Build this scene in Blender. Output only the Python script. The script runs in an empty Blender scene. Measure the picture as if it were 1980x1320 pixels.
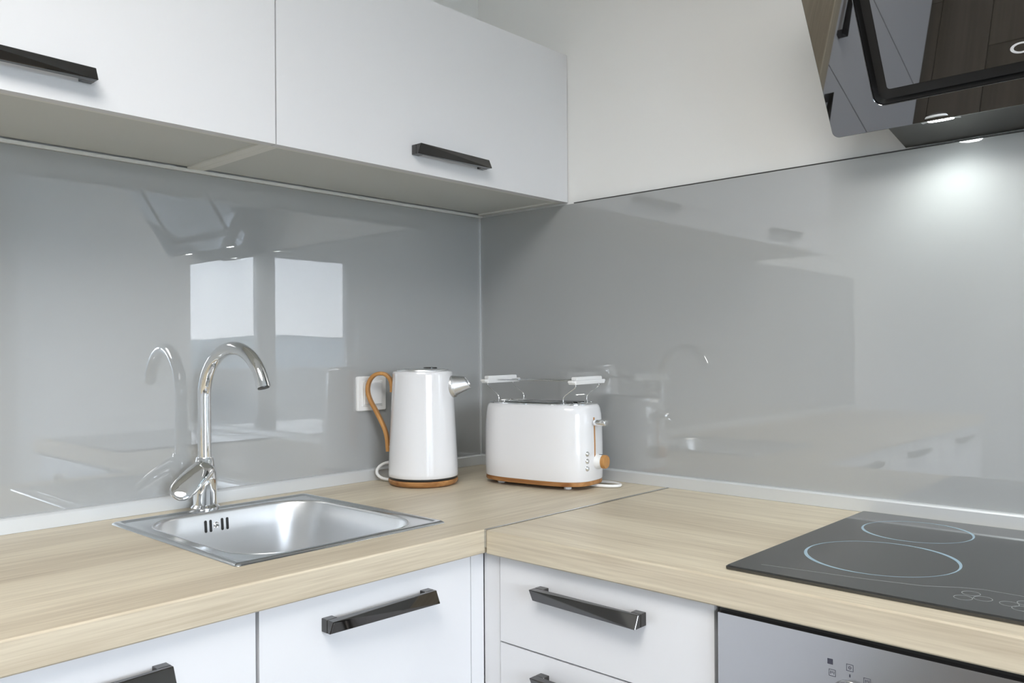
import bpy, bmesh, math, random
from mathutils import Matrix, Vector
random.seed(7)
S = bpy.context.scene
COL = S.collection
PI = math.pi

# ------------------------------------------------------------------ camera
yaw = .7489; ro = -.0064
fw = Vector((math.cos(yaw), math.sin(yaw), 0)); r0 = Vector((math.sin(yaw), -math.cos(yaw), 0)); u0 = Vector((0, 0, 1))
rt = (r0 + ro*u0).normalized(); up = (u0 - ro*r0).normalized()
cd = bpy.data.cameras.new('camera'); cam = bpy.data.objects.new('camera', cd); COL.objects.link(cam)
M = Matrix((rt, up, -fw)).transposed().to_4x4(); M.translation = Vector((-1.6071, -1.6046, 1.2062))
cam.matrix_world = M
cd.sensor_width = 36; cd.lens = 1607.03*36/1980
cd.shift_x = (990 - 986.4)/1980; cd.shift_y = (678.1 - 660)/1980
cd.clip_start = .02; cd.clip_end = 2000
S.camera = cam

# ------------------------------------------------------------------ sky and exposure
S.view_settings.view_transform = 'Standard'; S.view_settings.look = 'None'
S.view_settings.gamma = 1; S.view_settings.use_curve_mapping = False
S.view_settings.exposure = 0.0
SKY = 24.0
w = bpy.data.worlds.new('sky'); S.world = w; w.use_nodes = True
nt = w.node_tree; nt.nodes.clear()
tc = nt.nodes.new('ShaderNodeTexCoord'); sx = nt.nodes.new('ShaderNodeSeparateXYZ'); rp = nt.nodes.new('ShaderNodeValToRGB')
bg = nt.nodes.new('ShaderNodeBackground'); wo = nt.nodes.new('ShaderNodeOutputWorld')
nt.links.new(tc.outputs['Generated'], sx.inputs[0]); nt.links.new(sx.outputs['Z'], rp.inputs[0])
rp.color_ramp.elements[0].position = 0.0; rp.color_ramp.elements[0].color = (.88, .935, 1.0, 1)
rp.color_ramp.elements[1].position = .55; rp.color_ramp.elements[1].color = (.66, .80, 1.0, 1)
nt.links.new(rp.outputs[0], bg.inputs[0]); bg.inputs[1].default_value = SKY; nt.links.new(bg.outputs[0], wo.inputs[0])
# the window of the room (sampling portal for the sky light)
ROOM_X, ROOM_Y, CEIL = -4.55, -4.0, 2.55
WIN = dict(x0=-2.58, x1=-.42, z0=.32, z1=2.02)          # in the rear wall
DOOR = dict(y0=-1.27, y1=-.37, z1=2.01)                # in the opposite wall
def portal(loc, rot, sx_, sy_):
    l = bpy.data.lights.new('window_portal', 'AREA'); l.shape = 'RECTANGLE'; l.size = sx_; l.size_y = sy_
    l.cycles.is_portal = True
    o = bpy.data.objects.new('window_portal', l); COL.objects.link(o); o.location = loc; o.rotation_euler = rot
portal(((WIN['x0']+WIN['x1'])/2, ROOM_Y-.12, (WIN['z0']+WIN['z1'])/2), (PI/2, 0, 0), WIN['x1']-WIN['x0'], WIN['z1']-WIN['z0'])

# ------------------------------------------------------------------ materials
def mat(name, col, rough=.5, metal=0, spec=.5, coat=0, coat_rough=.02, coat_ior=1.5, ior=1.5, emit=None, es=0):
    m = bpy.data.materials.new(name); m.use_nodes = True
    b = m.node_tree.nodes['Principled BSDF']
    b.inputs['Base Color'].default_value = (*col, 1); b.inputs['Roughness'].default_value = rough
    b.inputs['Metallic'].default_value = metal; b.inputs['Specular IOR Level'].default_value = spec
    b.inputs['IOR'].default_value = ior
    b.inputs['Coat Weight'].default_value = coat; b.inputs['Coat Roughness'].default_value = coat_rough; b.inputs['Coat IOR'].default_value = coat_ior
    if emit: b.inputs['Emission Color'].default_value = (*emit, 1); b.inputs['Emission Strength'].default_value = es
    return m
def nodes(m): return m.node_tree.nodes, m.node_tree.links, m.node_tree.nodes['Principled BSDF']
def noise_var(m, c1, c2, scale=(1, 1, 1), nscale=5, detail=0, bump=0, bump_dist=.001, coords='Object', lo=.35, hi=.65):
    N, L, b = nodes(m)
    t = N.new('ShaderNodeTexCoord'); mp = N.new('ShaderNodeMapping'); mp.inputs['Scale'].default_value = scale
    n = N.new('ShaderNodeTexNoise'); n.inputs['Scale'].default_value = nscale; n.inputs['Detail'].default_value = detail
    r = N.new('ShaderNodeValToRGB'); r.color_ramp.elements[0].color = (*c1, 1); r.color_ramp.elements[1].color = (*c2, 1)
    r.color_ramp.elements[0].position = lo; r.color_ramp.elements[1].position = hi
    L.new(t.outputs[coords], mp.inputs[0]); L.new(mp.outputs[0], n.inputs[0]); L.new(n.outputs[0], r.inputs[0]); L.new(r.outputs[0], b.inputs['Base Color'])
    if bump:
        bp = N.new('ShaderNodeBump'); bp.inputs['Strength'].default_value = bump; bp.inputs['Distance'].default_value = bump_dist
        L.new(n.outputs[0], bp.inputs['Height']); L.new(bp.outputs[0], b.inputs['Normal'])
    return m
def wood(name, along, base, dark, light, rough=.42, fine=260, band=9, amt=.36, bandamt=.6):
    """oak laminate / wood: fine grain plus broad boards, running along axis 'along' (0 x, 1 y, 2 z)"""
    m = mat(name, base, rough, spec=.35); N, L, b = nodes(m)
    t = N.new('ShaderNodeTexCoord')
    def nz(across, lengthwise, detail, dist=0, seed=0):
        mp = N.new('ShaderNodeMapping'); s = [across]*3; s[along] = lengthwise; mp.inputs['Scale'].default_value = s
        mp.inputs['Location'].default_value = (seed, seed*.7, seed*1.3)
        n = N.new('ShaderNodeTexNoise'); n.inputs['Scale'].default_value = 1; n.inputs['Detail'].default_value = detail; n.inputs['Distortion'].default_value = dist
        L.new(t.outputs['Object'], mp.inputs[0]); L.new(mp.outputs[0], n.inputs[0]); return n
    g = nz(fine, fine*.03, 2); bnd = nz(band, band*.055, 1.5, .25, 3.1); str_ = nz(fine*.33, fine*.012, 1, 0, 8.7)
    def ramp(n, a, c, lo, hi):
        r = N.new('ShaderNodeValToRGB'); r.color_ramp.elements[0].position = lo; r.color_ramp.elements[1].position = hi
        r.color_ramp.elements[0].color = (*a, 1); r.color_ramp.elements[1].color = (*c, 1); L.new(n.outputs[0], r.inputs[0]); return r
    rb = ramp(bnd, dark, light, .36, .62); rs = ramp(str_, dark, light, .3, .7); rg = ramp(g, dark, light, .33, .67)
    def mix(a, c, f):
        x = N.new('ShaderNodeMix'); x.data_type = 'RGBA'; x.inputs[0].default_value = f
        L.new(a, x.inputs[6]); L.new(c, x.inputs[7]); return x.outputs[2]
    o = mix(mix(rb.outputs[0], rs.outputs[0], 1-bandamt), rg.outputs[0], amt)
    L.new(o, b.inputs['Base Color'])
    return m
def brushed(name, col, rough, along, aniso=.5):
    m = mat(name, col, rough, 1); N, L, b = nodes(m)
    t = N.new('ShaderNodeTexCoord'); mp = N.new('ShaderNodeMapping'); s = [900.]*3; s[along] = 12; mp.inputs['Scale'].default_value = s
    n = N.new('ShaderNodeTexNoise'); n.inputs['Scale'].default_value = 1; n.inputs['Detail'].default_value = 2
    r = N.new('ShaderNodeMapRange'); r.inputs[3].default_value = rough*.85; r.inputs[4].default_value = rough*1.2
    L.new(t.outputs['Object'], mp.inputs[0]); L.new(mp.outputs[0], n.inputs[0]); L.new(n.outputs[0], r.inputs[0]); L.new(r.outputs[0], b.inputs['Roughness'])
    return m

MT = {}
MT['wall'] = noise_var(mat('white_plaster', (.83, .83, .81), .75, spec=.2), (.82, .82, .80), (.84, .84, .825), nscale=3)
MT['ceiling'] = noise_var(mat('ceiling_paint', (.85, .85, .84), .8, spec=.2), (.84, .84, .83), (.86, .86, .85), nscale=3)
MT['splash'] = noise_var(mat('grey_back_painted_glass', (.36, .37, .365), .45, spec=.3, coat=1, coat_rough=.006, coat_ior=2.0), (.362, .372, .369), (.372, .382, .378), nscale=3, detail=0)
MT['lacquer'] = noise_var(mat('white_lacquered_board', (.77, .77, .78), .28, spec=.45), (.765, .765, .775), (.775, .775, .785), nscale=2)
MT['carcass'] = noise_var(mat('grey_white_carcass_board', (.62, .63, .60), .45, spec=.35), (.615, .625, .595), (.63, .64, .61), nscale=2)
MT['edge'] = noise_var(mat('pale_board_edge', (.80, .80, .76), .5, spec=.3), (.79, .79, .75), (.81, .81, .77), nscale=8)
MT['gap'] = noise_var(mat('dark_gap', (.05, .05, .05), .7), (.045, .045, .045), (.055, .055, .055))
oak = dict(base=(.64, .585, .47), dark=(.46, .385, .28), light=(.74, .665, .515))
MT['oak_x'] = wood('oak_worktop_grain_x', 0, **oak)
MT['oak_y'] = wood('oak_worktop_grain_y', 1, **oak)
MT['acacia'] = wood('warm_acacia_wood', 0, (.4, .19, .06), (.22, .085, .025), (.52, .27, .10), rough=.4, fine=160, band=30)
MT['bentwood'] = wood('warm_bent_oak', 2, (.46, .22, .07), (.36, .16, .045), (.54, .28, .095), rough=.38, fine=160, band=30)
MT['floorwood'] = wood('brown_floor_wood', 0, (.15, .128, .10), (.11, .093, .07), (.19, .16, .125), rough=.35, fine=70, band=7)
MT['alu'] = noise_var(mat('satin_aluminium', (.70, .72, .73), .42, .45), (.69, .71, .72), (.71, .73, .74))
MT['alu_y'] = MT['alu']
MT['steel'] = noise_var(mat('satin_stainless_steel', (.80, .81, .82), .34, 1), (.79, .80, .81), (.81, .82, .83))
MT['rim'] = brushed('sink_rim_steel', (.60, .62, .64), .22, 0)
MT['oven_steel'] = noise_var(mat('oven_steel', (.54, .54, .55), .24, 1), (.53, .53, .54), (.55, .55, .56))
MT['chrome'] = noise_var(mat('chrome', (.86, .87, .88), .045, 1), (.85, .86, .87), (.87, .88, .89))
MT['blackchrome'] = noise_var(mat('black_chrome', (.11, .107, .105), .05, 1), (.107, .104, .102), (.113, .11, .108))
MT['enamel'] = noise_var(mat('white_enamel', (.78, .78, .79), .13, spec=.5, coat=.6, coat_rough=.03), (.775, .775, .79), (.785, .785, .80))
MT['plastic'] = noise_var(mat('white_plastic', (.84, .84, .83), .3), (.835, .835, .825), (.845, .845, .835))
MT['black'] = noise_var(mat('black_plastic', (.02, .02, .02), .35), (.018, .018, .018), (.022, .022, .022))
MT['hobglass'] = noise_var(mat('black_hob_glass', (.02, .02, .02), .05, ior=1.85), (.019, .019, .019), (.021, .021, .021))
MT['hoodglass'] = noise_var(mat('black_mirror_glass', (.006, .006, .007), .015, ior=2.5), (.006, .006, .006), (.007, .007, .008))
MT['hoodbody'] = noise_var(mat('dark_grey_hood_metal', (.10, .10, .095), .38, .6), (.095, .095, .09), (.105, .105, .10))
MT['ringprint'] = noise_var(mat('pale_blue_ring_print', (.30, .43, .52), .3), (.295, .425, .515), (.305, .435, .525))
MT['greyprint'] = noise_var(mat('grey_print', (.25, .26, .26), .3), (.24, .25, .25), (.26, .27, .27))
MT['darkprint'] = noise_var(mat('dark_print', (.05, .05, .07), .5), (.045, .045, .065), (.055, .055, .075))
MT['whiteprint'] = noise_var(mat('white_print', (.8, .8, .82), .3), (.79, .79, .81), (.81, .81, .83))
MT['led'] = mat('led_lens', (1, 1, 1), .4, emit=(.93, 1.0, .99), es=45)
MT['lampglow'] = mat('lamp_diffuser', (.9, .9, .9), .5, emit=(1.0, .975, .94), es=12.2)  # glow of the added overhead fill, brightens the upper cabinets
MT['fabric'] = noise_var(mat('white_curtain', (.8, .8, .8), .9, spec=.1), (.78, .78, .78), (.82, .82, .82), nscale=200)
MT['frame'] = noise_var(mat('grey_window_frame', (.5, .51, .52), .4), (.49, .50, .51), (.51, .52, .53))
MT['hill'] = noise_var(mat('hazy_hill', (.20, .24, .26), .95, spec=0), (.17, .21, .22), (.24, .28, .30), nscale=.02)
MT['ground'] = noise_var(mat('outdoor_ground', (.22, .24, .20), .95, spec=0), (.19, .21, .17), (.26, .27, .24), nscale=.05)
MT['stone'] = noise_var(mat('balcony_render', (.42, .42, .41), .9, spec=.1), (.40, .40, .39), (.44, .44, .43), nscale=4)
pm = bpy.data.materials.new('window_glass'); pm.use_nodes = True
N = pm.node_tree.nodes; L = pm.node_tree.links; N.clear()
tr = N.new('ShaderNodeBsdfTransparent'); gl = N.new('ShaderNodeBsdfGlossy'); gl.inputs['Roughness'].default_value = .01
mx = N.new('ShaderNodeMixShader'); mx.inputs[0].default_value = .06; om = N.new('ShaderNodeOutputMaterial')
L.new(tr.outputs[0], mx.inputs[1]); L.new(gl.outputs[0], mx.inputs[2]); L.new(mx.outputs[0], om.inputs[0])
MT['pane'] = pm

# ------------------------------------------------------------------ helpers
WM = {}
def W(o): return WM.get(o.name, Matrix.Identity(4))
def finish(bm, name, m, parent=None, world=True, smooth=None, kind=None, bevel=0, seg=2):
    if bevel:
        bmesh.ops.bevel(bm, geom=[e for e in bm.edges if len(e.link_faces) == 2 and e.calc_face_angle(0) > .6], offset=bevel, segments=seg, profile=.5, affect='EDGES', clamp_overlap=True)
    bmesh.ops.recalc_face_normals(bm, faces=bm.faces)
    me = bpy.data.meshes.new(name); bm.to_mesh(me); bm.free()
    me.materials.append(MT[m] if isinstance(m, str) else m)
    if smooth is not None:
        me.shade_smooth(); me.set_sharp_from_angle(angle=math.radians(smooth))
    o = bpy.data.objects.new(name, me); COL.objects.link(o)
    if parent:
        if world: me.transform(W(parent).inverted())
        o.parent = parent; WM[o.name] = W(parent)
    if kind: o['kind'] = kind
    return o
def thing(name, label, cat, loc=(0, 0, 0), rz=0, group=None):
    o = bpy.data.objects.new(name, None); COL.objects.link(o); o.empty_display_size = .05
    o.location = loc; o.rotation_euler = (0, 0, rz); WM[o.name] = Matrix.Translation(loc) @ Matrix.Rotation(rz, 4, 'Z')
    return tag(o, label, cat, group)
def tag(o, label, cat, group=None):
    o['label'] = label; o['category'] = cat
    if group: o['group'] = group
    return o
def bx(bm, a, b):
    (x0, y0, z0), (x1, y1, z1) = a, b
    x0, x1 = sorted((x0, x1)); y0, y1 = sorted((y0, y1)); z0, z1 = sorted((z0, z1))
    v = [bm.verts.new(p) for p in ((x0,y0,z0),(x1,y0,z0),(x1,y1,z0),(x0,y1,z0),(x0,y0,z1),(x1,y0,z1),(x1,y1,z1),(x0,y1,z1))]
    for f in ((0,3,2,1),(4,5,6,7),(0,1,5,4),(1,2,6,5),(2,3,7,6),(3,0,4,7)): bm.faces.new([v[i] for i in f])
    return bm
def box(name, a, b, m, parent=None, bevel=0, seg=2, kind=None, world=True):
    bm = bmesh.new(); bx(bm, a, b); return finish(bm, name, m, parent, world, 20 if bevel else None, kind, bevel, seg)
def loft(bm, loops, cap0=True, cap1=True, close=True):
    R = [[bm.verts.new(p) for p in lp] for lp in loops]; n = len(R[0])
    for a, b in zip(R[:-1], R[1:]):
        for i in range(n if close else n-1):
            j = (i+1) % n; bm.faces.new((a[i], a[j], b[j], b[i]))
    if cap0: bm.faces.new(R[0][::-1])
    if cap1: bm.faces.new(R[-1])
    return R
def lathe(bm, prof, n=48, cen=(0, 0, 0)):
    loops = [[(cen[0]+r*math.cos(2*PI*i/n), cen[1]+r*math.sin(2*PI*i/n), cen[2]+z) for i in range(n)] for r, z in prof]
    loft(bm, loops)
def sweep(bm, pts, sec, upv=None, scale=None, cap=True):
    """sweep a section (list of 2D points) along a 3D polyline with parallel transport"""
    P = [Vector(p) for p in pts]; loops = []
    T = [(P[min(i+1, len(P)-1)]-P[max(i-1, 0)]).normalized() for i in range(len(P))]
    ref = Vector(upv) if upv else (Vector((0, 0, 1)) if abs(T[0].z) < .9 else Vector((1, 0, 0)))
    nrm = (ref - T[0]*ref.dot(T[0])).normalized()
    for i, p in enumerate(P):
        nrm = (nrm - T[i]*nrm.dot(T[i])).normalized(); bn = T[i].cross(nrm); k = scale[i] if scale else 1
        loops.append([tuple(p + nrm*(u*k) + bn*(v*k)) for u, v in sec])
    loft(bm, loops, cap, cap)
def circ(r, n=12): return [(r*math.cos(2*PI*i/n), r*math.sin(2*PI*i/n)) for i in range(n)]
def tube(bm, pts, r, n=10): sweep(bm, pts, circ(r, n))
def catmull(pts, k=8):
    P = [Vector(p) for p in pts]; P = [2*P[0]-P[1]] + P + [2*P[-1]-P[-2]]; out = []
    for i in range(1, len(P)-2):
        a, b, c, d = P[i-1:i+3]
        for j in range(k):
            t = j/k; out.append(.5*((2*b)+(c-a)*t+(2*a-5*b+4*c-d)*t*t+(3*b-a-3*c+d)*t**3))
    out.append(P[-2]); return [tuple(p) for p in out]
def rrect(hx, hy, r, n=8, cx=0, cy=0):
    out = []
    for qx, qy, a0 in ((1, 1, 0), (-1, 1, PI/2), (-1, -1, PI), (1, -1, 1.5*PI)):
        for i in range(n+1):
            a = a0 + PI/2*i/n; out.append((cx+qx*(hx-r)+r*math.cos(a), cy+qy*(hy-r)+r*math.sin(a)))
    return out
def sellipse(a, b, n, k=72):
    out = []
    for i in range(k):
        t = 2*PI*i/k; c, s = math.cos(t), math.sin(t)
        out.append((a*math.copysign(abs(c)**(2/n), c), b*math.copysign(abs(s)**(2/n), s)))
    return out
def frame_holes(bm, ax, d0, d1, u0, u1, v0, v1, holes):
    """a wall slab with rectangular openings: ax = normal axis, spanning d0..d1; (u, v) the in-plane axes; cells outside the holes are filled"""
    us = sorted({u0, u1, *[h[0] for h in holes], *[h[1] for h in holes]}); vs = sorted({v0, v1, *[h[2] for h in holes], *[h[3] for h in holes]})
    inside = lambda u, v: any(h[0] < u < h[1] and h[2] < v < h[3] for h in holes)
    def P(d, u, v):
        q = [u, v]; q.insert(ax, d); return tuple(q)
    cache = {}
    def V(d, u, v):
        k = (d, u, v)
        if k not in cache: cache[k] = bm.verts.new(P(d, u, v))
        return cache[k]
    solid = {}
    for i in range(len(us)-1):
        for j in range(len(vs)-1): solid[i, j] = not inside((us[i]+us[i+1])/2, (vs[j]+vs[j+1])/2)
    for (i, j), s in solid.items():
        if not s: continue
        a, b, c, e = us[i], us[i+1], vs[j], vs[j+1]
        bm.faces.new((V(d0,a,c), V(d0,b,c), V(d0,b,e), V(d0,a,e))); bm.faces.new((V(d1,a,c), V(d1,b,c), V(d1,b,e), V(d1,a,e)))
        for di, dj, p, q in ((-1,0,(a,c),(a,e)), (1,0,(b,c),(b,e)), (0,-1,(a,c),(b,c)), (0,1,(a,e),(b,e))):
            if not solid.get((i+di, j+dj), False):
                bm.faces.new((V(d0,*p), V(d0,*q), V(d1,*q), V(d1,*p)))
    return bm

# ------------------------------------------------------------------ room shell
def struct(name, bm, m, parent=None): return finish(bm, name, m, parent, kind='structure')
bm = bmesh.new(); bx(bm, (ROOM_X-.2, ROOM_Y-.2, -.12), (.2, .2, -.012)); floor = struct('floor', bm, 'gap')
PLW, PLL = .19, 1.15
plank_mesh = {}
for j in range(22):
    y = -.02 - j*PLW
    if y - PLW < ROOM_Y: break
    x = -.0 - (j*.43 % PLL)
    xs = [0.0]
    while x > ROOM_X:
        if x < -.05: xs.append(x)
        x -= PLL
    xs.append(ROOM_X)
    for a, b in zip(xs[:-1], xs[1:]):
        L_ = round(a-b, 3)
        if L_ < .02: continue
        if L_ not in plank_mesh:
            bm = bmesh.new(); bx(bm, (-L_/2+.0012, -PLW/2+.0012, -.012), (L_/2-.0012, PLW/2-.0012, 0))
            bmesh.ops.bevel(bm, geom=[e for e in bm.edges if all(v.co.z > -.001 for v in e.verts)], offset=.0015, segments=1, affect='EDGES')
            me = bpy.data.meshes.new('plank'); bm.to_mesh(me); bm.free(); me.materials.append(MT['floorwood']); plank_mesh[L_] = me
        o = bpy.data.objects.new('plank', plank_mesh[L_]); COL.objects.link(o); o.parent = floor; o.location = ((a+b)/2, y-PLW/2, 0)
bm = bmesh.new(); bx(bm, (ROOM_X-.2, ROOM_Y-.2, CEIL), (.2, .2, CEIL+.1)); struct('ceiling', bm, 'ceiling')
bm = bmesh.new(); bx(bm, (ROOM_X-.2, 0, -.012), (.2, .2, CEIL)); struct('wall_left', bm, 'wall')
bm = bmesh.new(); bx(bm, (0, ROOM_Y, -.012), (.2, 0, CEIL)); struct('wall_right', bm, 'wall')
bm = bmesh.new(); frame_holes(bm, 1, ROOM_Y-.2, ROOM_Y, ROOM_X-.2, .2, -.012, CEIL, [(WIN['x0'], WIN['x1'], WIN['z0'], WIN['z1'])]); struct('wall_rear', bm, 'wall')
bm = bmesh.new(); frame_holes(bm, 0, ROOM_X-.2, ROOM_X, ROOM_Y, 0, -.012, CEIL, [(DOOR['y0'], DOOR['y1'], -.012, DOOR['z1'])]); struct('wall_opposite', bm, 'wall')

def window(name, ax, d, u0, u1, v0, v1, panes, fr=.05):
    """frame with openings plus one pane mesh per opening"""
    bm = bmesh.new(); frame_holes(bm, ax, d-.03, d+.03, u0, u1, v0, v1, panes)
    o = struct(name, bm, 'frame')
    for p in panes:
        bm = bmesh.new(); q0 = [p[0]-.004, p[2]-.004]; q1 = [p[1]+.004, p[3]+.004]; q0.insert(ax, d-.004); q1.insert(ax, d+.004); bx(bm, q0, q1)
        finish(bm, 'pane', 'pane', o)
    return o
z0, z1 = WIN['z0'], WIN['z1']
w1 = window('window_1', 1, ROOM_Y-.08, WIN['x0'], WIN['x1'], z0, z1, [(-2.505, -1.84, z0+.07, 1.935), (-1.69, -1.01, z0+.07, 1.935), (-.86, -.49, z0+.07, 1.935)])
box('window_sill', (WIN['x0']-.05, ROOM_Y-.05, z0-.03), (WIN['x1']+.05, ROOM_Y+.10, z0+.0), 'lacquer', w1, bevel=.004)
bm = bmesh.new(); bx(bm, (ROOM_X-.10, DOOR['y0']+.045, 0), (ROOM_X-.055, DOOR['y1']-.045, DOOR['z1']-.045)); dd = struct('door_1', bm, 'lacquer')
bm = bmesh.new(); frame_holes(bm, 0, ROOM_X-.2, ROOM_X+.012, DOOR['y0'], DOOR['y1'], 0, DOOR['z1'], [(DOOR['y0']+.04, DOOR['y1']-.04, -.02, DOOR['z1']-.04)]); finish(bm, 'door_frame', 'lacquer', dd)
bm = bmesh.new(); tube(bm, [(ROOM_X-.056, -.47, 1.02), (ROOM_X-.01, -.47, 1.02), (ROOM_X-.01, -.59, 1.02)], .009, 12); finish(bm, 'door_handle', 'chrome', dd, True, 50)
bm = bmesh.new(); bx(bm, (ROOM_X-.25, DOOR['y0']-.1, -.012), (ROOM_X-.205, DOOR['y1']+.1, DOOR['z1']+.1)); struct('wall_hallway', bm, 'wall')
# outdoors: balcony wall, ground, hills
bm = bmesh.new(); bx(bm, (-4.4, ROOM_Y-1.45, -.3), (1.2, ROOM_Y-1.3, 1.06)); struct('wall_balcony', bm, 'stone')
bm = bmesh.new(); bx(bm, (-4.4, ROOM_Y-1.3, -.3), (1.2, ROOM_Y-.2, -.05)); struct('floor_balcony', bm, 'stone')
bm = bmesh.new(); bx(bm, (-500, -500, -9), (500, 500, -8)); o = struct('ground', bm, 'ground')
def hills(name, y, base, amp, seed, label):
    bm = bmesh.new(); rows = []
    n = 60
    for k in range(7):
        t = k/6; row = []
        for i in range(n):
            x = -420 + 840*i/(n-1)
            h = base + amp*(.5*math.sin(x*.013+seed)+.3*math.sin(x*.031+seed*2)+.2*math.sin(x*.071+seed*3))
            row.append(bm.verts.new((x, y - 160*(t-.5), -8.5 + (h+8.5)*max(0, math.sin(PI*t))**.8)))
        rows.append(row)
    for a, b in zip(rows[:-1], rows[1:]):
        for i in range(n-1): bm.faces.new((a[i], a[i+1], b[i+1], b[i]))
    tag(finish(bm, name, 'hill', smooth=60), label, 'hill')
hills('hill', -380, 11, 5, 1.7, 'low hazy hill ridge beyond the window, mirrored in the grey glass')

# ------------------------------------------------------------------ wall glass and trims
ZC, TH = .90, .041          # worktop top, thickness
ZS, ZT = .9276, 1.566       # top of the metal strip, top of the glass
XL = -2.7                   # end of the left run
YR = -1.68                  # end of the right run
GT = .008
sp1 = box('glass_splashback', (XL, -GT, ZC+.004), (-.0005, -.0008, ZT), 'splash', bevel=.0006, seg=1)
tag(sp1, 'glossy grey glass splashback behind the sink and faucet', 'splashback', 'grey glass splashbacks')
sp2 = box('glass_splashback', (-GT, YR, ZC+.004), (-.0008, -GT-.0006, ZT), 'splash', bevel=.0006, seg=1)
tag(sp2, 'glossy grey glass splashback behind the toaster and hob', 'splashback', 'grey glass splashbacks')
bm = bmesh.new()
def strip_profile(bm, p0, p1, out, h, t):
    """small splash strip: flat front, rounded lip at the top; out = unit vector away from the wall"""
    sec = [(0, 0), (t, 0), (t, h-.004), (t*.8, h-.001), (t*.45, h), (0, h)]
    o = Vector(out); a = Vector(p0); b = Vector(p1)
    loft(bm, [[tuple(q + o*s + Vector((0, 0, z))) for s, z in sec] for q in (a, b)])
strip_profile(bm, (XL, -GT-.0003, ZC+.0004), (-.0185, -GT-.0003, ZC+.0004), (0, -1, 0), ZS-ZC, .010); struct('trim_1', bm, 'alu')
bm = bmesh.new(); strip_profile(bm, (-GT-.0003, -.0088, ZC+.0004), (-GT-.0003, YR, ZC+.0004), (-1, 0, 0), ZS-ZC, .010); struct('trim_2', bm, 'alu_y')
bm = bmesh.new(); bx(bm, (-.0125, -.0125, ZS+.0006), (-GT-.0003, -GT-.0003, ZT)); struct('trim_3', bm, 'alu')
bm = bmesh.new(); bx(bm, (-1.63, -.013, ZT+.0005), (-.0005, -.0005, 1.5727)); struct('trim_4', bm, 'edge')
bm = bmesh.new(); bx(bm, (-.0092, YR, ZT+.0003), (-.0005, -.335, ZT+.0022)); struct('trim_5', bm, 'gap')

# ------------------------------------------------------------------ worktops
D1, D2 = .60, .5957
SK = dict(cx=-.803, cy=-.2875, hx=.203, hy=.2225)
HB = dict(y0=-1.625, y1=-1.033, x0=-.555, x1=-.034)
bm = bmesh.new(); frame_holes(bm, 2, ZC-TH, ZC, XL, -.0005, -D1, -.0005, [(SK['cx']-.188, SK['cx']+.188, SK['cy']-.207, SK['cy']+.207)])
top1 = finish(bm, 'worktop', 'oak_x'); tag(top1, 'pale oak worktop holding the sink, kettle and toaster', 'worktop', 'oak worktops')
bm = bmesh.new(); frame_holes(bm, 2, ZC-TH, ZC, -D2, -.0005, YR, -D1-.005, [(HB['x0']+.02, HB['x1']-.02, HB['y0']+.02, HB['y1']-.02)])
top2 = finish(bm, 'worktop', 'oak_y'); tag(top2, 'pale oak worktop holding the black hob', 'worktop', 'oak worktops')
for o in (top1, top2):
    bv = o.modifiers.new('edge', 'BEVEL'); bv.width = .0025; bv.segments = 2; bv.limit_method = 'ANGLE'; bv.angle_limit = 1.0
    o.data.shade_smooth(); o.data.set_sharp_from_angle(angle=.35)
bm = bmesh.new(); bx(bm, (-D2+.001, -D1-.0049, ZC-.030), (-.0185, -D1-.0001, ZC+.0008)); struct('trim_6', bm, 'rim')

# ------------------------------------------------------------------ handles
def handle_mesh():
    """bar handle 204 mm long (x), in front of a door that faces -y at y=0, front twisted into two long facets"""
    bm = bmesh.new(); h = .0098; Lh = .1025; yb = -.0145; fo = -.0295; fi = -.0205
    v = [bm.verts.new(p) for p in ((-Lh, yb, h), (-Lh, yb, -h), (-Lh, fo, h), (-Lh, fi, -h), (Lh, yb, h), (Lh, yb, -h), (Lh, fi, h), (Lh, fo, -h))]
    for f in ((0,1,3,2), (4,6,7,5), (0,2,6,4), (1,5,7,3), (0,4,5,1), (2,3,7), (2,7,6)): bm.faces.new([v[i] for i in f])
    bmesh.ops.bevel(bm, geom=list(bm.edges), offset=.0007, segments=1, affect='EDGES', clamp_overlap=True)
    for s in (-1, 1):
        b = bmesh.new(); bx(b, (s*Lh, yb+.0005, h), (s*(Lh-.018), 0, -h))
        bmesh.ops.bevel(b, geom=list(b.edges), offset=.0006, segments=1, affect='EDGES')
        t = bpy.data.meshes.new('t'); b.to_mesh(t); b.free(); bm.from_mesh(t); bpy.data.meshes.remove(t)
    bmesh.ops.recalc_face_normals(bm, faces=bm.faces)
    me = bpy.data.meshes.new('handle'); bm.to_mesh(me); bm.free(); me.materials.append(MT['blackchrome']); return me
HANDLE = handle_mesh()
def handle(parent, loc, rz=0):
    o = bpy.data.objects.new('handle', HANDLE); COL.objects.link(o); o.parent = parent
    o.matrix_basis = W(parent).inverted() @ Matrix.Translation(loc) @ Matrix.Rotation(rz, 4, 'Z')
    o['label'] = 'black chrome bar handle'; return o

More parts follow.
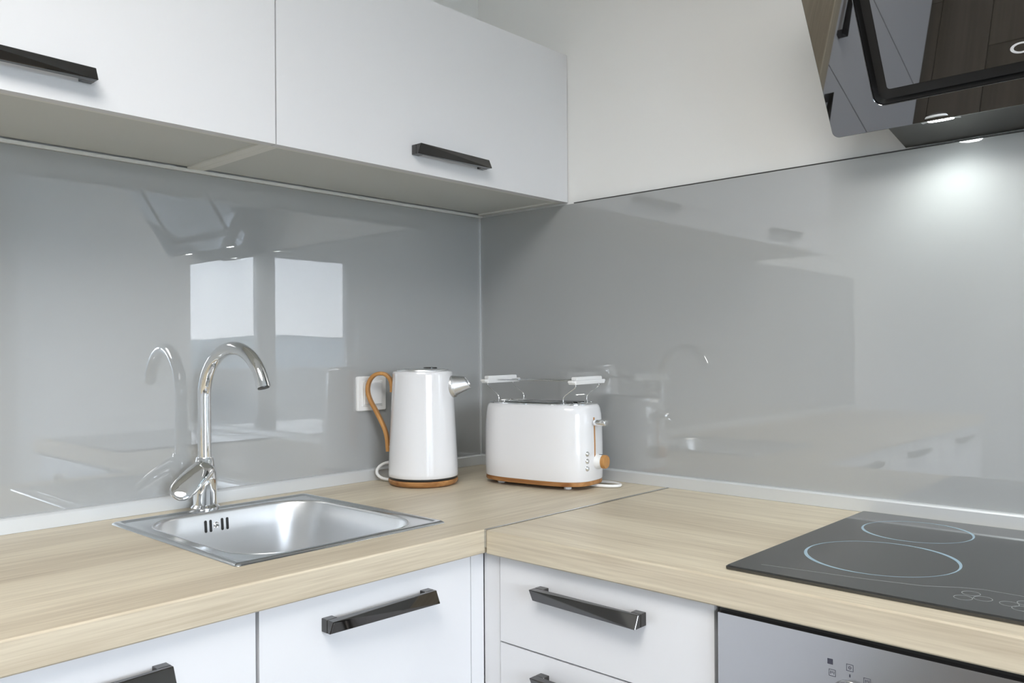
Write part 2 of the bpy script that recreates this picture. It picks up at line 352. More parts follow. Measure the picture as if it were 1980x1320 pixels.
# ------------------------------------------------------------------ base cabinets
FY, FX = -.585, -.58      # door fronts
ZB = ZC - TH              # underside of the worktop
PL = .10                  # plinth
def base_left(x0, x1, label, hxc):
    t = thing('base_cabinet', label, 'cabinet', ((x0+x1)/2, -.3, 0), 0, 'white base cabinets under the sink worktop')
    yb = FY+.0195
    box('side_panel', (x0, yb, PL), (x0+.016, -.05, ZB-.001), 'carcass', t); box('side_panel', (x1-.016, yb, PL), (x1, -.05, ZB-.001), 'carcass', t)
    box('bottom_panel', (x0+.016, yb, PL), (x1-.016, -.05, PL+.016), 'carcass', t); box('back_panel', (x0+.016, -.056, PL+.016), (x1-.016, -.05, ZB-.2), 'carcass', t)
    box('plinth', (x0, -.53, 0), (x1, -.514, PL-.001), 'lacquer', t)
    d = box('door', (x0+.0018, FY, PL+.004), (x1-.0018, FY+.0185, ZB-.004), 'lacquer', t, bevel=.0012)
    handle(d, (hxc, FY, .812))
    return t
base_left(-1.016, -.612, 'white sink base cabinet with single door beside the corner', -.812)
base_left(-1.47, -1.018, 'white base cabinet left of the sink cabinet, handle cut by the frame', -1.245)
base_left(-2.07, -1.472, 'white base cabinet further left, mirrored in the hood glass', -1.77)
base_left(-2.69, -2.072, 'white base cabinet at the far left end of the run', -2.38)
# corner filler between the two runs
cf = thing('corner_filler', 'white corner filler strips between the sink cabinet and the drawer unit', 'cabinet panel', (-.595, -.6, 0))
box('filler_strip', (-.6105, FY+.002, 0), (FX+.0, FY+.0185, ZB-.002), 'lacquer', cf, bevel=.0008)
box('filler_strip', (FX+.002, FY+.0015, 0), (FX+.0185, -.6205, ZB-.002), 'lacquer', cf, bevel=.0008)
# drawer unit
y1, y0 = -.6222, -1.0315
t = thing('drawer_cabinet', 'white drawer unit between the corner and the oven', 'cabinet', (-.3, (y0+y1)/2, 0))
xb = FX+.0195
box('side_panel', (xb, y1-.016, PL), (-.05, y1, ZB-.001), 'carcass', t); box('side_panel', (xb, y0, PL), (-.05, y0+.016, ZB-.001), 'carcass', t)
box('bottom_panel', (xb, y0+.016, PL), (-.05, y1-.016, PL+.016), 'carcass', t); box('back_panel', (-.056, y0+.016, PL+.016), (-.05, y1-.016, ZB-.05), 'carcass', t)
box('plinth', (-.53, y0, 0), (-.514, y1, PL-.001), 'lacquer', t)
for za, zb_, zh in ((.7115, ZB-.004, .812), (.4, .7085, .670), (PL+.004, .397, .358)):
    d = box('drawer', (FX, y0+.0015, za), (FX+.0185, y1-.001, zb_), 'lacquer', t, bevel=.0012); handle(d, (FX, -.8165, zh), -PI/2)
# end panel of the right run
box_end = box('end_panel', (FX, YR+.001, 0), (-.012, YR+.019, ZB-.001), 'lacquer', None, bevel=.001); tag(box_end, 'white end panel closing the run beside the oven', 'cabinet panel')

# ------------------------------------------------------------------ upper cabinets
UD, ZU0, ZU1 = .31, 1.573, 1.936
def upper(x0, x1, label, hxc):
    t = thing('wall_cabinet', label, 'cabinet', ((x0+x1)/2, -.0, ZU0), 0, 'white wall cabinets')
    yf = -UD+.0215
    for a, b in ((x0, x0+.018), (x1-.018, x1)): box('side_panel', (a, yf, ZU0), (b, -.0135, ZU1), 'edge', t, bevel=.0006, seg=1)
    box('bottom_panel', (x0+.0184, yf+.0075, ZU0+.003), (x1-.0184, -.0175, ZU0+.019), 'carcass', t)
    box('edge_band', (x0+.0184, yf, ZU0), (x1-.0184, yf+.0066, ZU0+.019), 'edge', t)
    box('top_panel', (x0+.0184, yf, ZU1-.018), (x1-.0184, -.0175, ZU1), 'carcass', t)
    box('back_panel', (x0+.0184, -.0174, ZU0+.003), (x1-.0184, -.0135, ZU1), 'carcass', t)
    d = box('door', (x0+.0011, -UD, ZU0-.001), (x1-.0011, -UD+.0185, ZU1), 'lacquer', t, bevel=.0012)
    handle(d, (hxc, -UD, 1.6155))
upper(-.815, -.0008, 'white wall cabinet meeting the plaster wall above the kettle', -.402)
upper(-1.632, -.8155, 'white wall cabinet above the faucet, cut by the left frame edge', -1.2275)

# ------------------------------------------------------------------ sink
t = thing('kitchen_sink', 'square stainless steel inset sink with rounded bowl in the oak worktop', 'sink', (SK['cx'], SK['cy'], ZC))
n = 10
BCX, BCY = .002, -.009       # bowl centre offset from the rim centre
rz_ = .0035
bm = bmesh.new()
def rl(hx, hy, r, z, cx=0, cy=0): return [(x, y, z) for x, y in rrect(hx, hy, r, n, cx, cy)]
R = [rl(SK['hx'], SK['hy'], .007, .0004), rl(SK['hx']-.001, SK['hy']-.001, .007, .0022), rl(SK['hx']-.005, SK['hy']-.005, .007, rz_+.001), rl(SK['hx']-.011, SK['hy']-.011, .008, rz_+.001),
     rl(SK['hx']-.0135, SK['hy']-.0135, .008, rz_-.0008), rl(SK['hx']-.016, SK['hy']-.016, .008, rz_-.0012), rl(.1755, .1965, .085, rz_-.0012, BCX, BCY)]
loft(bm, R, False, False); finish(bm, 'rim', 'rim', t, False, 35)
bm = bmesh.new(); bl = []
for hx, hy, r, z in ((.1755, .1965, .085, rz_-.0012), (.1735, .1945, .084, rz_-.002), (.1715, .1925, .083, rz_-.0065), (.168, .189, .081, -.04), (.160, .181, .078, -.125), (.155, .176, .075, -.145), (.143, .164, .068, -.158), (.12, .14, .06, -.1635), (.05, .05, .049, -.167), (.042, .042, .0415, -.168)):
    bl.append(rl(hx, hy, r, z, BCX, BCY))
loft(bm, bl, False, False); bowl = finish(bm, 'bowl', 'steel', t, False, 60)
so = bowl.modifiers.new('sheet', 'SOLIDIFY'); so.thickness = .0008; so.offset = -1
bm = bmesh.new(); lathe(bm, [(.0415, -.1685), (.041, -.171), (.03, -.176), (.012, -.177)], 32, (BCX, BCY, 0)); finish(bm, 'drain', 'chrome', t, False, 40)
# overflow slots and screw on the bowl wall behind
ysl = BCY+.1907
for dx in (-.046, -.036, -.0125, -.002):
    bm = bmesh.new(); prof = [(x, z) for x, z in rrect(.0026, .0115, .0025, 4)]
    loft(bm, [[(BCX+dx+x, ysl+z*.104+o_, -.0235+z) for x, z in prof] for o_ in (.0015, -.0016)])
    finish(bm, 'overflow_slot', 'black', t, False, 30)
bm = bmesh.new(); k = 16
loft(bm, [[(BCX-.0245+r*math.cos(2*PI*i/k), ysl+y, -.0235+r*math.sin(2*PI*i/k)) for i in range(k)] for r, y in ((.006, .002), (.006, -.0014), (.0045, -.0028), (.002, -.003))]); finish(bm, 'overflow_screw', 'chrome', t, False, 40)

# ------------------------------------------------------------------ faucet
FC = (-.823, -.0575, ZC+rz_-.001)
t = thing('kitchen_faucet', 'chrome swan-neck mixer faucet with paddle lever behind the sink', 'faucet', FC)
bm = bmesh.new(); lathe(bm, [(.0, .0), (.0268, 0), (.0268, .003), (.0245, .0055), (.0222, .008)], 40); finish(bm, 'base_ring', 'chrome', t, False, 35)
bm = bmesh.new(); lathe(bm, [(.0218, .006), (.0222, .03), (.0226, .055), (.0215, .07), (.0185, .085), (.0165, .0985), (.0158, .1)], 48); finish(bm, 'mixer_body', 'chrome', t, False, 50)
dirv = Vector((.1, -.995)).normalized(); Rr = .095; zc = 1.1196-FC[2]
pts = [(0, 0, .095), (0, 0, .15)] + [(0, 0, .15+(zc-.15)*i/4) for i in range(1, 4)]
for i in range(0, 41):
    a = PI - i/40*math.radians(163)
    s = Rr + Rr*math.cos(a); pts.append((dirv.x*s, dirv.y*s, zc + Rr*math.sin(a)))
bm = bmesh.new(); sweep(bm, pts, circ(.0126, 24), upv=(dirv.y, -dirv.x, 0)); finish(bm, 'spout', 'chrome', t, False, 50)
e = Vector(pts[-1]); tg = (e-Vector(pts[-2])).normalized()
bm = bmesh.new(); sweep(bm, [e-tg*.003, e+tg*.006], circ(.0132, 24), upv=(dirv.y, -dirv.x, 0)); aer = finish(bm, 'aerator', 'chrome', t, False, 40)
bm = bmesh.new(); sweep(bm, [e+tg*.0055, e+tg*.0068], circ(.0105, 24), upv=(dirv.y, -dirv.x, 0)); finish(bm, 'aerator_mesh', 'black', aer, False, 40)
# paddle lever: flat rounded blade sloping down to the left from the body
bm = bmesh.new(); loops = []
la = Vector((-.80, -.20, -.56)).normalized(); ln = Vector((-.30, -.72, .62)); ln = (ln - la*ln.dot(la)).normalized(); lw = la.cross(ln)
root = Vector((-.004, -.012, .082))
for s, wd, th, off in ((-.012, .010, .008, -.006), (-.008, .016, .0105, -.004), (0, .0205, .0125, -.001), (.014, .0225, .0115, .001), (.030, .0235, .0095, .002), (.046, .0240, .0075, .0025), (.060, .0238, .0060, .0025), (.072, .0222, .0050, .002), (.081, .0180, .0042, .001), (.0865, .0115, .0034, 0), (.0885, .005, .002, 0)):
    c = root + la*s + ln*off
    loops.append([tuple(c + lw*(wd*math.copysign(abs(math.cos(a))**.8, math.cos(a))) + ln*(th*math.sin(a))) for a in [2*PI*i/28 for i in range(28)]])
loft(bm, loops); finish(bm, 'lever', 'chrome', t, False, 60)

# ------------------------------------------------------------------ wall switch
t = thing('wall_switch', 'white square wall switch on the glass behind the kettle handle', 'switch', (-.381, -GT, 1.107))
def plate(name, hx, hz, r, y0_, y1_, m, cx=0, cz=0, bev=.0015):
    bm = bmesh.new(); a = rrect(hx, hz, r, 5, cx, cz); b = rrect(hx-bev, hz-bev, max(r-bev, .0005), 5, cx, cz)
    loft(bm, [[(x, y0_, z) for x, z in a], [(x, y1_+bev, z) for x, z in a], [(x, y1_, z) for x, z in b]]); return finish(bm, name, m, t, False, 35)
plate('cover_plate', .0425, .041, .004, 0, -.0075, 'plastic', bev=.002)
plate('inner_frame', .0305, .0305, .002, -.0074, -.0092, 'plastic', bev=.0012)
plate('rocker', .0262, .0262, .0015, -.0091, -.0118, 'plastic', bev=.0015)

# ------------------------------------------------------------------ kettle
KC = (-.333, -.143, ZC)
ka = math.radians(125)                # direction of the handle
t = thing('electric_kettle', 'white electric kettle with bent wood handle, steel spout and wooden base', 'kettle', KC, ka)   # local +x = handle side
bm = bmesh.new(); lathe(bm, [(.0, .0005), (.070, .0005), (.0765, .003), (.0800, .008), (.0805, .0125), (.079, .0145), (.0, .0145)], 64); finish(bm, 'base', 'acacia', t, False, 40)['label'] = 'warm wooden base disc'
bm = bmesh.new(); lathe(bm, [(.0, .0146), (.0772, .0146), (.0786, .0165), (.0786, .0195), (.0, .0195)], 64); finish(bm, 'dark_ring', 'black', t, False, 40)
bm = bmesh.new(); lathe(bm, [(.0, .0198), (.0790, .0198), (.0805, .0215), (.0802, .030), (.0782, .08), (.0752, .14), (.0722, .20), (.0695, .252), (.0690, .2585), (.0675, .2605), (.062, .261)], 72); body = finish(bm, 'body', 'enamel', t, False, 50)
bm = bmesh.new(); lathe(bm, [(.0, .2596), (.0600, .2596), (.0600, .2632), (.0585, .2650), (.053, .2655), (.051, .2645), (.047, .2660), (.02, .2672), (.0, .2674)], 56); lid = finish(bm, 'lid', 'steel', t, False, 40)
bm = bmesh.new(); lathe(bm, [(.0, .2660), (.016, .2660), (.016, .2692), (.013, .2702), (.0, .2704)], 24, (-.018, .0, 0)); finish(bm, 'lid_button', 'blackchrome', lid, False, 40)
# spout, local -x, pointing slightly up
bm = bmesh.new(); ax = Vector((-.92, 0, .22)).normalized(); s0 = Vector((-.060, 0, .224))
prof = [(.0, .0262), (.008, .0262), (.0125, .0268), (.0145, .0258), (.0150, .0238), (.0165, .0228), (.046, .0148), (.0468, .0140), (.045, .0135), (.030, .0165), (.02, .006)]
sy = Vector((0, 1, 0)); sz = ax.cross(sy)
def spp(d, r, i):
    a = 2*PI*i/36; c = sy*(r*math.cos(a)) + sz*(r*math.sin(a)); cut = 0
    if d > .028: cut = -.35*(c.z)*(d-.028)/.018          # mouth cut on a slant, lower lip longer
    return tuple(s0 + ax*(d+cut) + c)
loft(bm, [[spp(d, r, i) for i in range(36)] for d, r in prof]); finish(bm, 'spout', 'steel', t, False, 40)
# bent wood handle, plane y=0; (s, z) measured from the photo
hp = [(.0735, .212), (.0738, .226), (.0775, .241), (.088, .2525), (.102, .2555), (.116, .251), (.1265, .2395), (.1315, .2245), (.131, .208), (.1245, .190), (.113, .169), (.101, .146), (.0915, .125), (.0865, .106), (.0850, .090), (.0838, .074)]
bm = bmesh.new(); sweep(bm, catmull([(s, 0, z) for s, z in hp], 5), rrect(.0042, .0085, .003, 3), upv=(1, 0, 0)); finish(bm, 'handle', 'bentwood', t, False, 50)
# stand-off pegs that carry the handle
for z, s1 in ((.222, .0755), (.084, .0852)):
    bm = bmesh.new(); sweep(bm, [(.066 if z > .2 else .074, 0, z), (s1-.003, 0, z)], circ(.004, 10)); finish(bm, 'handle_mount', 'steel', t, False, 40)
bm = bmesh.new(); tube(bm, catmull([(.072, -.012, .0065), (.092, -.014, .0062), (.108, -.018, .010), (.1185, -.024, .019), (.118, -.032, .030), (.108, -.042, .0385), (.092, -.050, .0420), (.070, -.058, .043), (.045, -.074, .040), (.02, -.088, .030), (.0, -.094, .012), (-.02, -.092, .0045)], 7), .0036, 10); finish(bm, 'cord', 'plastic', t, False, 60)['label'] = 'white power cord'

# ------------------------------------------------------------------ toaster
TC = (-.148, -.350, ZC); ta = math.radians(-82)
t = thing('toaster', 'white two-slot toaster with wooden trim and bun rack in the corner', 'toaster', TC, ta)   # local +x = control end
A, B, NN = .1395, .078, 3.2
def lv(k, z, ka_=1.0): return [(x, y, z) for x, y in sellipse(A*k, B*(1-(1-k)*1.6)*ka_, NN)]
for fx in (-.09, .09):
    for fy in (-.04, .04):
        bm = bmesh.new(); lathe(bm, [(.0085, .0003), (.009, .002), (.009, .0085)], 16, (fx, fy, 0)); finish(bm, 'foot', 'plastic', t, False, 40)
bm = bmesh.new(); loft(bm, [lv(.965, .0082), lv(.985, .0092), lv(.992, .012), lv(.988, .0185)]); finish(bm, 'wooden_base', 'acacia', t, False, 40)
bm = bmesh.new(); loft(bm, [lv(.992, .0188), lv(1.0, .0215), lv(1.004, .06), lv(1.003, .10), lv(.996, .14), lv(.982, .165), lv(.968, .176), lv(.95, .1825), lv(.925, .1855), lv(.90, .1862)]); finish(bm, 'body', 'enamel', t, False, 50)
bm = bmesh.new(); frame_loops = [lv(.925, .1850), lv(.925, .1880), lv(.915, .1892), lv(.88, .1892), lv(.875, .1880), lv(.60, .1878)]
loft(bm, frame_loops, False, True); tp = finish(bm, 'top_plate', 'chrome', t, False, 40)
for sy_ in (-.026, .026):
    box('bread_slot', (-.085, sy_-.014, .1865), (.085, sy_+.014, .1883), 'black', tp, bevel=.0008, world=False)
    bm = bmesh.new()
    for e_ in (-.0155, .0155): tube(bm, [(-.088, sy_+e_, .1892), (.088, sy_+e_, .1892)], .0014, 6)
    finish(bm, 'slot_guide', 'chrome', tp, False, 60)
def endx(y, k=1.0): return A*k*(1-(abs(y)/B)**NN)**(1/NN)
# lever slot and lever on the control end
ys = -.006
bm = bmesh.new()
loops = []
for z, k in ((.066, 1.004), (.1, 1.003), (.14, .996), (.158, .988)):
    x = endx(ys, k); loops.append([(x-.004, ys-.0022, z), (x+.0007, ys-.0022, z), (x+.0007, ys+.0022, z), (x-.004, ys+.0022, z)])
loft(bm, loops); finish(bm, 'lever_slot', 'bentwood', t, False, 40)['label'] = 'thin copper-coloured lever slot'
bm = bmesh.new(); xl = endx(ys, .995)
loft(bm, [[(xl+d, ys+y*k, .147+z*k) for y, z in rrect(.0135, .0070, .0062, 5)] for d, k in ((-.002, .55), (.003, .6), (.0045, .95), (.008, 1.0), (.026, .95), (.031, .85), (.0325, .6))]); finish(bm, 'lever', 'chrome', t, False, 50)
# control knob: white collar, wooden cap
bm = bmesh.new(); kx = endx(.006, 1.003); k = 32
def disc(prof, y, z): return [[(kx+d, y+r*math.cos(2*PI*i/k), z+r*math.sin(2*PI*i/k)) for i in range(k)] for d, r in prof]
loft(bm, disc([(-.003, .0165), (.002, .0165), (.004, .0155), (.0145, .0148)], .004, .060)); kn = finish(bm, 'control_knob', 'plastic', t, False, 40)
bm = bmesh.new(); loft(bm, disc([(.0146, .0138), (.0150, .0150), (.0225, .0150), (.0245, .0138), (.0250, .010)], .004, .060)); finish(bm, 'knob_cap', 'bentwood', kn, False, 40)['label'] = 'wooden knob cap'
bm = bmesh.new(); bx(bm, (kx+.005, .0028, .0735), (kx+.0142, .0052, .0758)); finish(bm, 'knob_mark', 'darkprint', kn, False)
# three chrome buttons on the rounded corner
yb_ = -.034
for z in (.0475, .0635, .0795):
    x = endx(yb_, 1.003); gx = (abs(x)/A)**(NN-1)/A; gy = -(abs(yb_)/B)**(NN-1)/B; nv = Vector((gx, gy, 0)).normalized(); sd = Vector((-nv.y, nv.x, 0))
    bm = bmesh.new(); loft(bm, [[tuple(Vector((x, yb_, z)) + nv*d + sd*(r*math.cos(2*PI*i/20)) + Vector((0, 0, r*math.sin(2*PI*i/20)))) for i in range(20)] for d, r in ((-.003, .0058), (.0006, .0058), (.0012, .0052), (.0010, .0045), (.0022, .0043), (.0030, .0034), (.0032, .0015))])
    finish(bm, 'button', 'chrome', t, False, 40)
# bun rack: two white grips across the toaster, wire legs and two long wires
bm = bmesh.new(); RZ = .2365; GX = .118
for sgn in (-1, 1):
    for yy in (-.052, .052):
        tube(bm, catmull([(sgn*GX*1.0, yy, RZ-.004), (sgn*GX*.995, yy, RZ-.012), (sgn*(GX-.026), yy, RZ-.030), (sgn*(GX-.031), yy, RZ-.040), (sgn*(GX-.029), yy, .1885)], 5), .0012, 8)
for yy in (-.030, .030): tube(bm, [(-GX, yy, RZ+.002), (GX, yy, RZ+.002)], .0014, 8)
rack = finish(bm, 'bun_rack', 'chrome', t, False, 60)
for sgn in (-1, 1):
    bm = bmesh.new()
    for (x0_, x1_, ya, za, zb2) in ((-.0095, .0095, .066, -.0050, .0040), (-.0065, .0065, .058, .0032, .0115), (-.007, .007, .073, -.0015, .0040)):
        b = bmesh.new(); bx(b, (sgn*GX+x0_, -ya, RZ+za), (sgn*GX+x1_, ya, RZ+zb2)); bmesh.ops.bevel(b, geom=list(b.edges), offset=.0012, segments=2, affect='EDGES')
        q = bpy.data.meshes.new('q'); b.to_mesh(q); b.free(); bm.from_mesh(q); bpy.data.meshes.remove(q)
    finish(bm, 'rack_grip', 'plastic', rack, False, 40)['label'] = 'white plastic rack grip'
# cord lying behind the control end
def tl(x, y, z): return tuple(W(t).inverted() @ Vector((x, y, z)))
bm = bmesh.new(); sweep(bm, catmull([tl(-.100, -.395, .912), tl(-.075, -.43, .9045), tl(-.062, -.478, .9045), tl(-.072, -.512, .9045), tl(-.092, -.520, .9045), tl(-.110, -.500, .9045), tl(-.118, -.468, .9045), tl(-.116, -.44, .9045)], 7), circ(.0034, 10)); finish(bm, 'cord', 'plastic', t, False, 60)['label'] = 'white power cord'

# ------------------------------------------------------------------ hob
t = thing('ceramic_hob', 'black glass ceramic hob set in the oak worktop', 'hob', ((HB['x0']+HB['x1'])/2, (HB['y0']+HB['y1'])/2, ZC))
hx, hy = (HB['x1']-HB['x0'])/2, (HB['y1']-HB['y0'])/2
bm = bmesh.new(); loft(bm, [[(x, y, z) for x, y in rrect(hx-i_, hy-i_, .004, 4)] for i_, z in ((.001, .0002), (0, .0012), (0, .0042), (.0022, .0060))]); hob = finish(bm, 'glass_plate', 'hobglass', t, False, 15)
bm = bmesh.new(); bx(bm, (-hx+.03, -hy+.03, -.045), (hx-.03, hy-.03, .0001)); finish(bm, 'underside_tray', 'black', t, False)
def wring(name, X, Y, r, wmax, wmin, z, m, n_=96, phase=0, th=.0002):
    bm = bmesh.new(); v = []
    ox, oy, _ = t.location
    for i in range(n_):
        a = 2*PI*i/n_; ww = wmin + (wmax-wmin)*abs(math.cos(a-phase))**3
        c, s = math.cos(a), math.sin(a)
        v.append([bm.verts.new((X-ox+rr*c, Y-oy+rr*s, zz)) for rr, zz in ((r-ww, z), (r, z), (r, z+th), (r-ww, z+th))])
    for i in range(n_):
        a, b = v[i], v[(i+1) % n_]
        for q in range(4): bm.faces.new((a[q], a[(q+1) % 4], b[(q+1) % 4], b[q]))
    return finish(bm, name, m, t, False)
ph = math.radians(-45)
wring('cooking_zone_ring', -.372, -1.180, .1035, .0056, .0006, .0060, 'ringprint', phase=ph)
wring('cooking_zone_ring', -.158, -1.164, .0835, .0050, .0006, .0060, 'ringprint', phase=ph)
wring('cooking_zone_ring', -.158, -1.465, .1035, .0056, .0006, .0060, 'ringprint', phase=ph)
wring('cooking_zone_ring', -.372, -1.485, .0835, .0050, .0006, .0060, 'ringprint', phase=ph)
for X, Y in ((-.480, -1.324), (-.505, -1.3215), (-.4945, -1.3405), (-.4965, -1.3685), (-.481, -1.3835), (-.5075, -1.3835)):
    wring('control_symbol', X, Y, .0105, .0009, .0009, .0060, 'greyprint', 32)
bm = bmesh.new()
for Y, X2, Y2 in ((-.0, 0, 0),):
    lx = [(-.520, -1.07), (-.500, -1.20), (-.484, -1.27), (-.462, -1.305), (-.452, -1.33), (-.452, -1.59)]
    ox, oy, _ = t.location
    for (xa, ya), (xc, yc) in zip(lx[:-1], lx[1:]):
        d_ = Vector((xc-xa, yc-ya, 0)).normalized(); nn = Vector((-d_.y, d_.x, 0))*.0005
        p_, q_ = Vector((xa-ox, ya-oy, .0060)), Vector((xc-ox, yc-oy, .0060)); hz = Vector((0, 0, .0002))
        loft(bm, [[tuple(p_-nn), tuple(p_+nn), tuple(p_+nn+hz), tuple(p_-nn+hz)], [tuple(q_-nn), tuple(q_+nn), tuple(q_+nn+hz), tuple(q_-nn+hz)]])
finish(bm, 'printed_line', 'greyprint', t, False)

# ------------------------------------------------------------------ oven
oy1, oy0 = -1.0365, -1.632
t = thing('built_in_oven', 'stainless steel built-in oven under the hob', 'oven', (-.3, (oy0+oy1)/2, 0))
box('housing', (FX+.02, oy0, .12), (-.05, oy1, ZB-.05), 'black', t)
box('front_frame', (FX+.004, oy0+.0005, .25), (FX+.0195, oy1-.0005, ZB-.0012), 'black', t, bevel=.0008)
cp = box('control_panel', (FX-.008, oy0+.003, .742), (FX+.0038, oy1-.0035, ZB-.0095), 'oven_steel', t, bevel=.0012)
dr = box('oven_door', (FX-.008, oy0+.003, .27), (FX+.0038, oy1-.0035, .738), 'hobglass', t, bevel=.0012)
bm = bmesh.new(); tube(bm, [(FX-.05, oy0+.06, .70), (FX-.05, oy1-.06, .70)], .008, 16)
for yy in (oy0+.09, oy1-.09): tube(bm, [(FX-.007, yy, .70), (FX-.05, yy, .70)], .006, 12)
finish(bm, 'door_handle', 'oven_steel', dr, True, 50)
box('plinth', (-.53, oy0, 0), (-.514, oy1, .099), 'lacquer', t)
PX = FX-.008
def knob(yc, zc_):
    bm = bmesh.new(); k = 40
    def ringl(prof): return [[(PX-d, yc+r*math.cos(2*PI*i/k), zc_+r*math.sin(2*PI*i/k)) for i in range(k)] for d, r in prof]
    loft(bm, ringl([(-.001, .0215), (.0012, .0215), (.0022, .0205), (.0016, .0190), (.003, .0178), (.018, .0170), (.0205, .0158), (.021, .012)])); kb = finish(bm, 'knob', 'oven_steel', cp, True, 40)
    bm = bmesh.new(); bx(bm, (PX-.0212, yc-.001, zc_+.004), (PX-.0208, yc+.001, zc_+.014)); finish(bm, 'knob_mark', 'darkprint', kb)
OK_ = (-1.2155, .781)
knob(*OK_); knob(-1.455, .781)
def sq(bm, y, z, h, wd=None):
    wd = wd or h
    if wd >= h: bx(bm, (PX-.0002, y-h, z-h), (PX+.0002, y+h, z+h)); return
    for a in ((y-h, z-h, y+h, z-h+wd), (y-h, z+h-wd, y+h, z+h), (y-h, z-h+wd, y-h+wd, z+h-wd), (y+h-wd, z-h+wd, y+h, z+h-wd)): bx(bm, (PX-.0002, a[0], a[1]), (PX+.0002, a[2], a[3]))
def sym(f):
    bm = bmesh.new(); f(bm); finish(bm, 'printed_symbol', 'darkprint', cp)
def ringp(bm, y, z, r, wd, k=20):
    v = [[bm.verts.new((PX+xx, y+rr*math.cos(2*PI*i/k), z+rr*math.sin(2*PI*i/k))) for rr, xx in ((r-wd, -.0002), (r, -.0002), (r, .0002), (r-wd, .0002))] for i in range(k)]
    for i in range(k):
        for q in range(4): bm.faces.new((v[i][q], v[i][(q+1) % 4], v[(i+1) % k][(q+1) % 4], v[(i+1) % k][q]))
sym(lambda b: sq(b, -1.1935, .8205, .0034))
sym(lambda b: (sq(b, -1.2175, .8185, .0042, .0006), ringp(b, -1.2175, .8185, .0018, .0008)))
def grill(b, y, z):
    sq(b, y, z, .0042, .0006)
    for k in (-1, 0, 1): bx(b, (PX-.0002, y+k*.002-.0004, z-.0005-abs(k)*.001), (PX+.0002, y+k*.002+.0004, z+.0022))
sym(lambda b: grill(b, -1.196, .807)); sym(lambda b: grill(b, -1.238, .807))
sym(lambda b: bx(b, (PX-.0002, -1.2183, .8070), (PX+.0002, -1.2167, .8105)))

# ------------------------------------------------------------------ cooker hood
HY1 = -1.0165; HWD = .612; HV = .46
t = thing('cooker_hood', 'slanted black glass cooker hood above the hob', 'cooker hood', (0, HY1-HWD/2, ZT))
p0 = Vector((-.12, HY1, 1.5825)); ev = Vector((-.538, 0, .843)).normalized(); eu = Vector((0, -1, 0)); en = ev.cross(eu).normalized()
if en.x > 0: en = -en          # out of the panel, towards the room and down
def hp_(u, v, d): return tuple(p0 + eu*u + ev*v + en*d)
def hoop(u0_, u1_, v0_, v1_, r, d, n_=8): return [hp_((u0_+u1_)/2+x, (v0_+v1_)/2+y, d) for x, y in rrect((u1_-u0_)/2, (v1_-v0_)/2, r, n_)]
G1, G2, GB, GC = .0800, .1045, .0420, .0668
bm = bmesh.new()
o1 = [(0, HWD, 0, HV, .012)]; i1 = (G1, HWD-G1, GB, HV-.04, .018)
loops = [hoop(*i1, -.006), hoop(0.0, HWD, 0, HV, .012, -.006), hoop(0, HWD, 0, HV, .012, -.0008), hoop(.0008, HWD-.0008, .0008, HV-.0008, .0112, 0), hoop(i1[0]-.0008, i1[1]+.0008, i1[2]-.0008, i1[3]+.0008, .0188, 0), hoop(*i1, -.0008), hoop(*i1, -.006)]
loft(bm, loops, False, False); bmesh.ops.remove_doubles(bm, verts=bm.verts, dist=1e-6); finish(bm, 'outer_glass_frame', 'hoodglass', t, True, 30)
bm = bmesh.new(); i2 = (G2, HWD-G2, GC, HV-.065, .006)
loft(bm, [hoop(*i2, -.007), hoop(*i2, -.0008), hoop(i2[0]+.0008, i2[1]-.0008, i2[2]+.0008, i2[3]-.0008, .0052, 0)]); inner = finish(bm, 'inner_glass_panel', 'hoodglass', t, True, 30)
bm = bmesh.new(); e1 = (G1-.012, HWD-G1+.012, GB-.012, HV-.028, .004)      # recessed suction channel behind the two panels
loft(bm, [hoop(*e1, -.030), hoop(*e1, -.0065), hoop(i1[0], i1[1], i1[2], i1[3], .018, -.0065), hoop(i1[0]+.004, i1[1]-.004, i1[2]+.004, i1[3]-.004, .012, -.020), hoop(i2[0], i2[1], i2[2], i2[3], .006, -.022)], True, True)
finish(bm, 'suction_channel', 'black', t, True, 30)
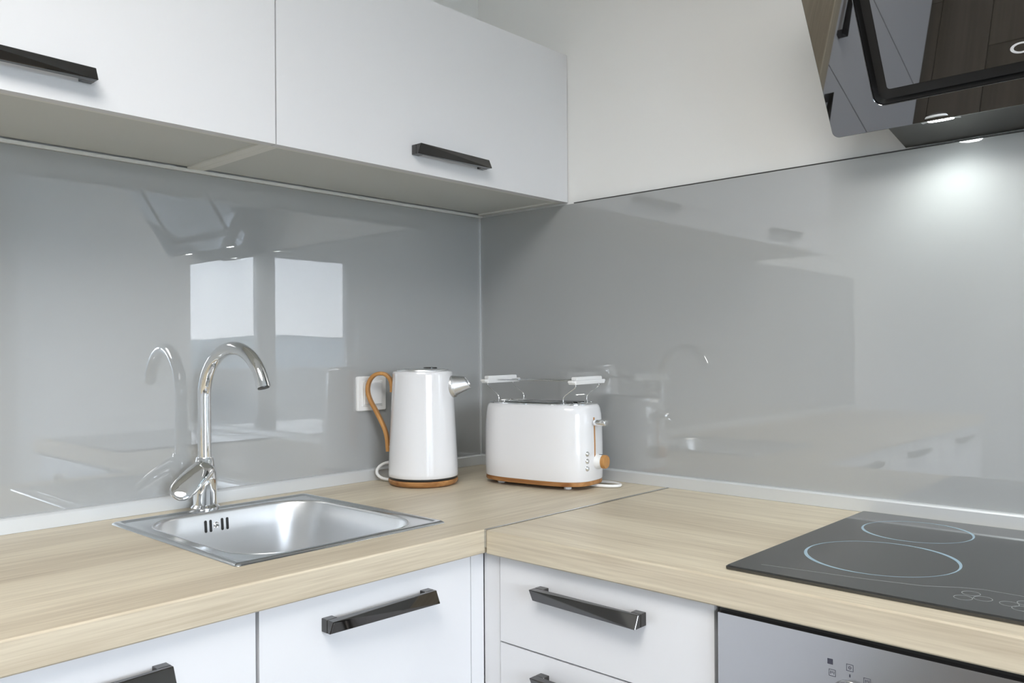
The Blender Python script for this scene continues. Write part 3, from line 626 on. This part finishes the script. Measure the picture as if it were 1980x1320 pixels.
# metal body behind the glass, down to the underside with the lamps
BY1, BY0 = HY1-.088, HY1-HWD+.088
zu_w, zu_f = 1.5705, 1.583
def bodysec(y): 
    a = p0 + ev*.004 - en*.008; b = p0 + ev*(HV-.02) - en*.031; c = p0 + ev*.03 - en*.031
    return [(-.0095, y, zu_w), (a.x, y, a.z+.001), (c.x, y, c.z), (b.x, y, b.z), (b.x+.03, y, b.z+.02), (-.001, y, b.z+.02), (-.001, y, zu_w+.006), (-.0095, y, zu_w+.006)]
bm = bmesh.new(); loft(bm, [bodysec(BY1), bodysec(BY0)]); hb = finish(bm, 'hood_body', 'hoodbody', t, True)
box('chimney', (-.26, HY1-HWD/2-.13, 1.99), (-.001, HY1-HWD/2+.13, CEIL-.001), 'hoodbody', t)
fa = p0 + ev*.004 - en*.008
for yl in (-1.188, -1.507):
    xl_ = -.0985; zl = zu_w + (fa.z+.001-zu_w)*(-.0095-xl_)/(-.0095-fa.x)
    bm = bmesh.new(); lathe(bm, [(.020, -.0005), (.030, -.0012), (.0305, .0), (.0305, .002), (.02, .002)], 40, (xl_, yl, zl)); lr = finish(bm, 'lamp_ring', 'alu', t, True, 40)
    bm = bmesh.new(); lathe(bm, [(.0, -.0014), (.0195, -.0010), (.0195, .001)], 32, (xl_, yl, zl)); finish(bm, 'lamp_lens', 'led', lr, True, 40)
    l = bpy.data.lights.new('hood_lamp', 'SPOT'); l.energy = 2.5; l.color = (.93, 1, .985); l.spot_size = math.radians(150); l.spot_blend = .9; l.shadow_soft_size = .015
    lo = bpy.data.objects.new('hood_lamp', l); COL.objects.link(lo); lo.location = (xl_, yl, zl-.010)
# white letter on the glass, cut by the frame edge
bm = bmesh.new(); k = 40; v = []
for i in range(k+1):
    a = math.radians(38) + math.radians(284)*i/k; wd = .0042
    v.append([bm.verts.new(hp_(.3030+(r_)*math.cos(a)*1.12, .0884+(r_)*math.sin(a)*.62, d)) for r_, d in ((.0135-wd, .0), (.0135, .0), (.0135, .0003), (.0135-wd, .0003))])
for i in range(k):
    for q in range(4): bm.faces.new((v[i][q], v[i][(q+1) % 4], v[i+1][(q+1) % 4], v[i+1][q]))
bm.faces.new(v[0]); bm.faces.new(v[-1][::-1])
finish(bm, 'logo_letter', 'whiteprint', inner, True)

# ------------------------------------------------------------------ unseen overhead fill light, added to mimic flash bounced off the ceiling
t = thing('ceiling_lamp', 'round white flush ceiling lamp in the room behind the viewpoint', 'lamp', (-1.9, -1.5, CEIL))
bm = bmesh.new(); lathe(bm, [(.0, -.0005), (.60, -.0005), (.60, -.055), (.585, -.06), (.585, -.02), (.0, -.02)], 64); finish(bm, 'housing', 'plastic', t, False, 20)
bm = bmesh.new(); lathe(bm, [(.0, -.068), (.45, -.064), (.572, -.058), (.584, -.045), (.584, -.021)], 64); finish(bm, 'diffuser', 'lampglow', t, False, 60)

# ------------------------------------------------------------------ curtain at the rear window (seen mirrored in the glass)
bm = bmesh.new(); loops = []
nx = 80
for z, wscale in ((.03, 1.0), (1.0, .92), (1.8, .97), (2.3, 1.0)):
    row = []
    for i in range(nx+1):
        s = i/nx; x = -.62 + (s-.5)*.40*wscale
        row.append((x, ROOM_Y+.10+.022*math.sin(s*2*PI*7+.3*z), z))
    back = [(x, y-.002, z_) for x, y, z_ in row[::-1]]
    loops.append(row+back)
loft(bm, loops); cu = finish(bm, 'curtain', 'fabric', None, True, 60); tag(cu, 'white gathered curtain at the window, mirrored in the grey glass', 'curtain')
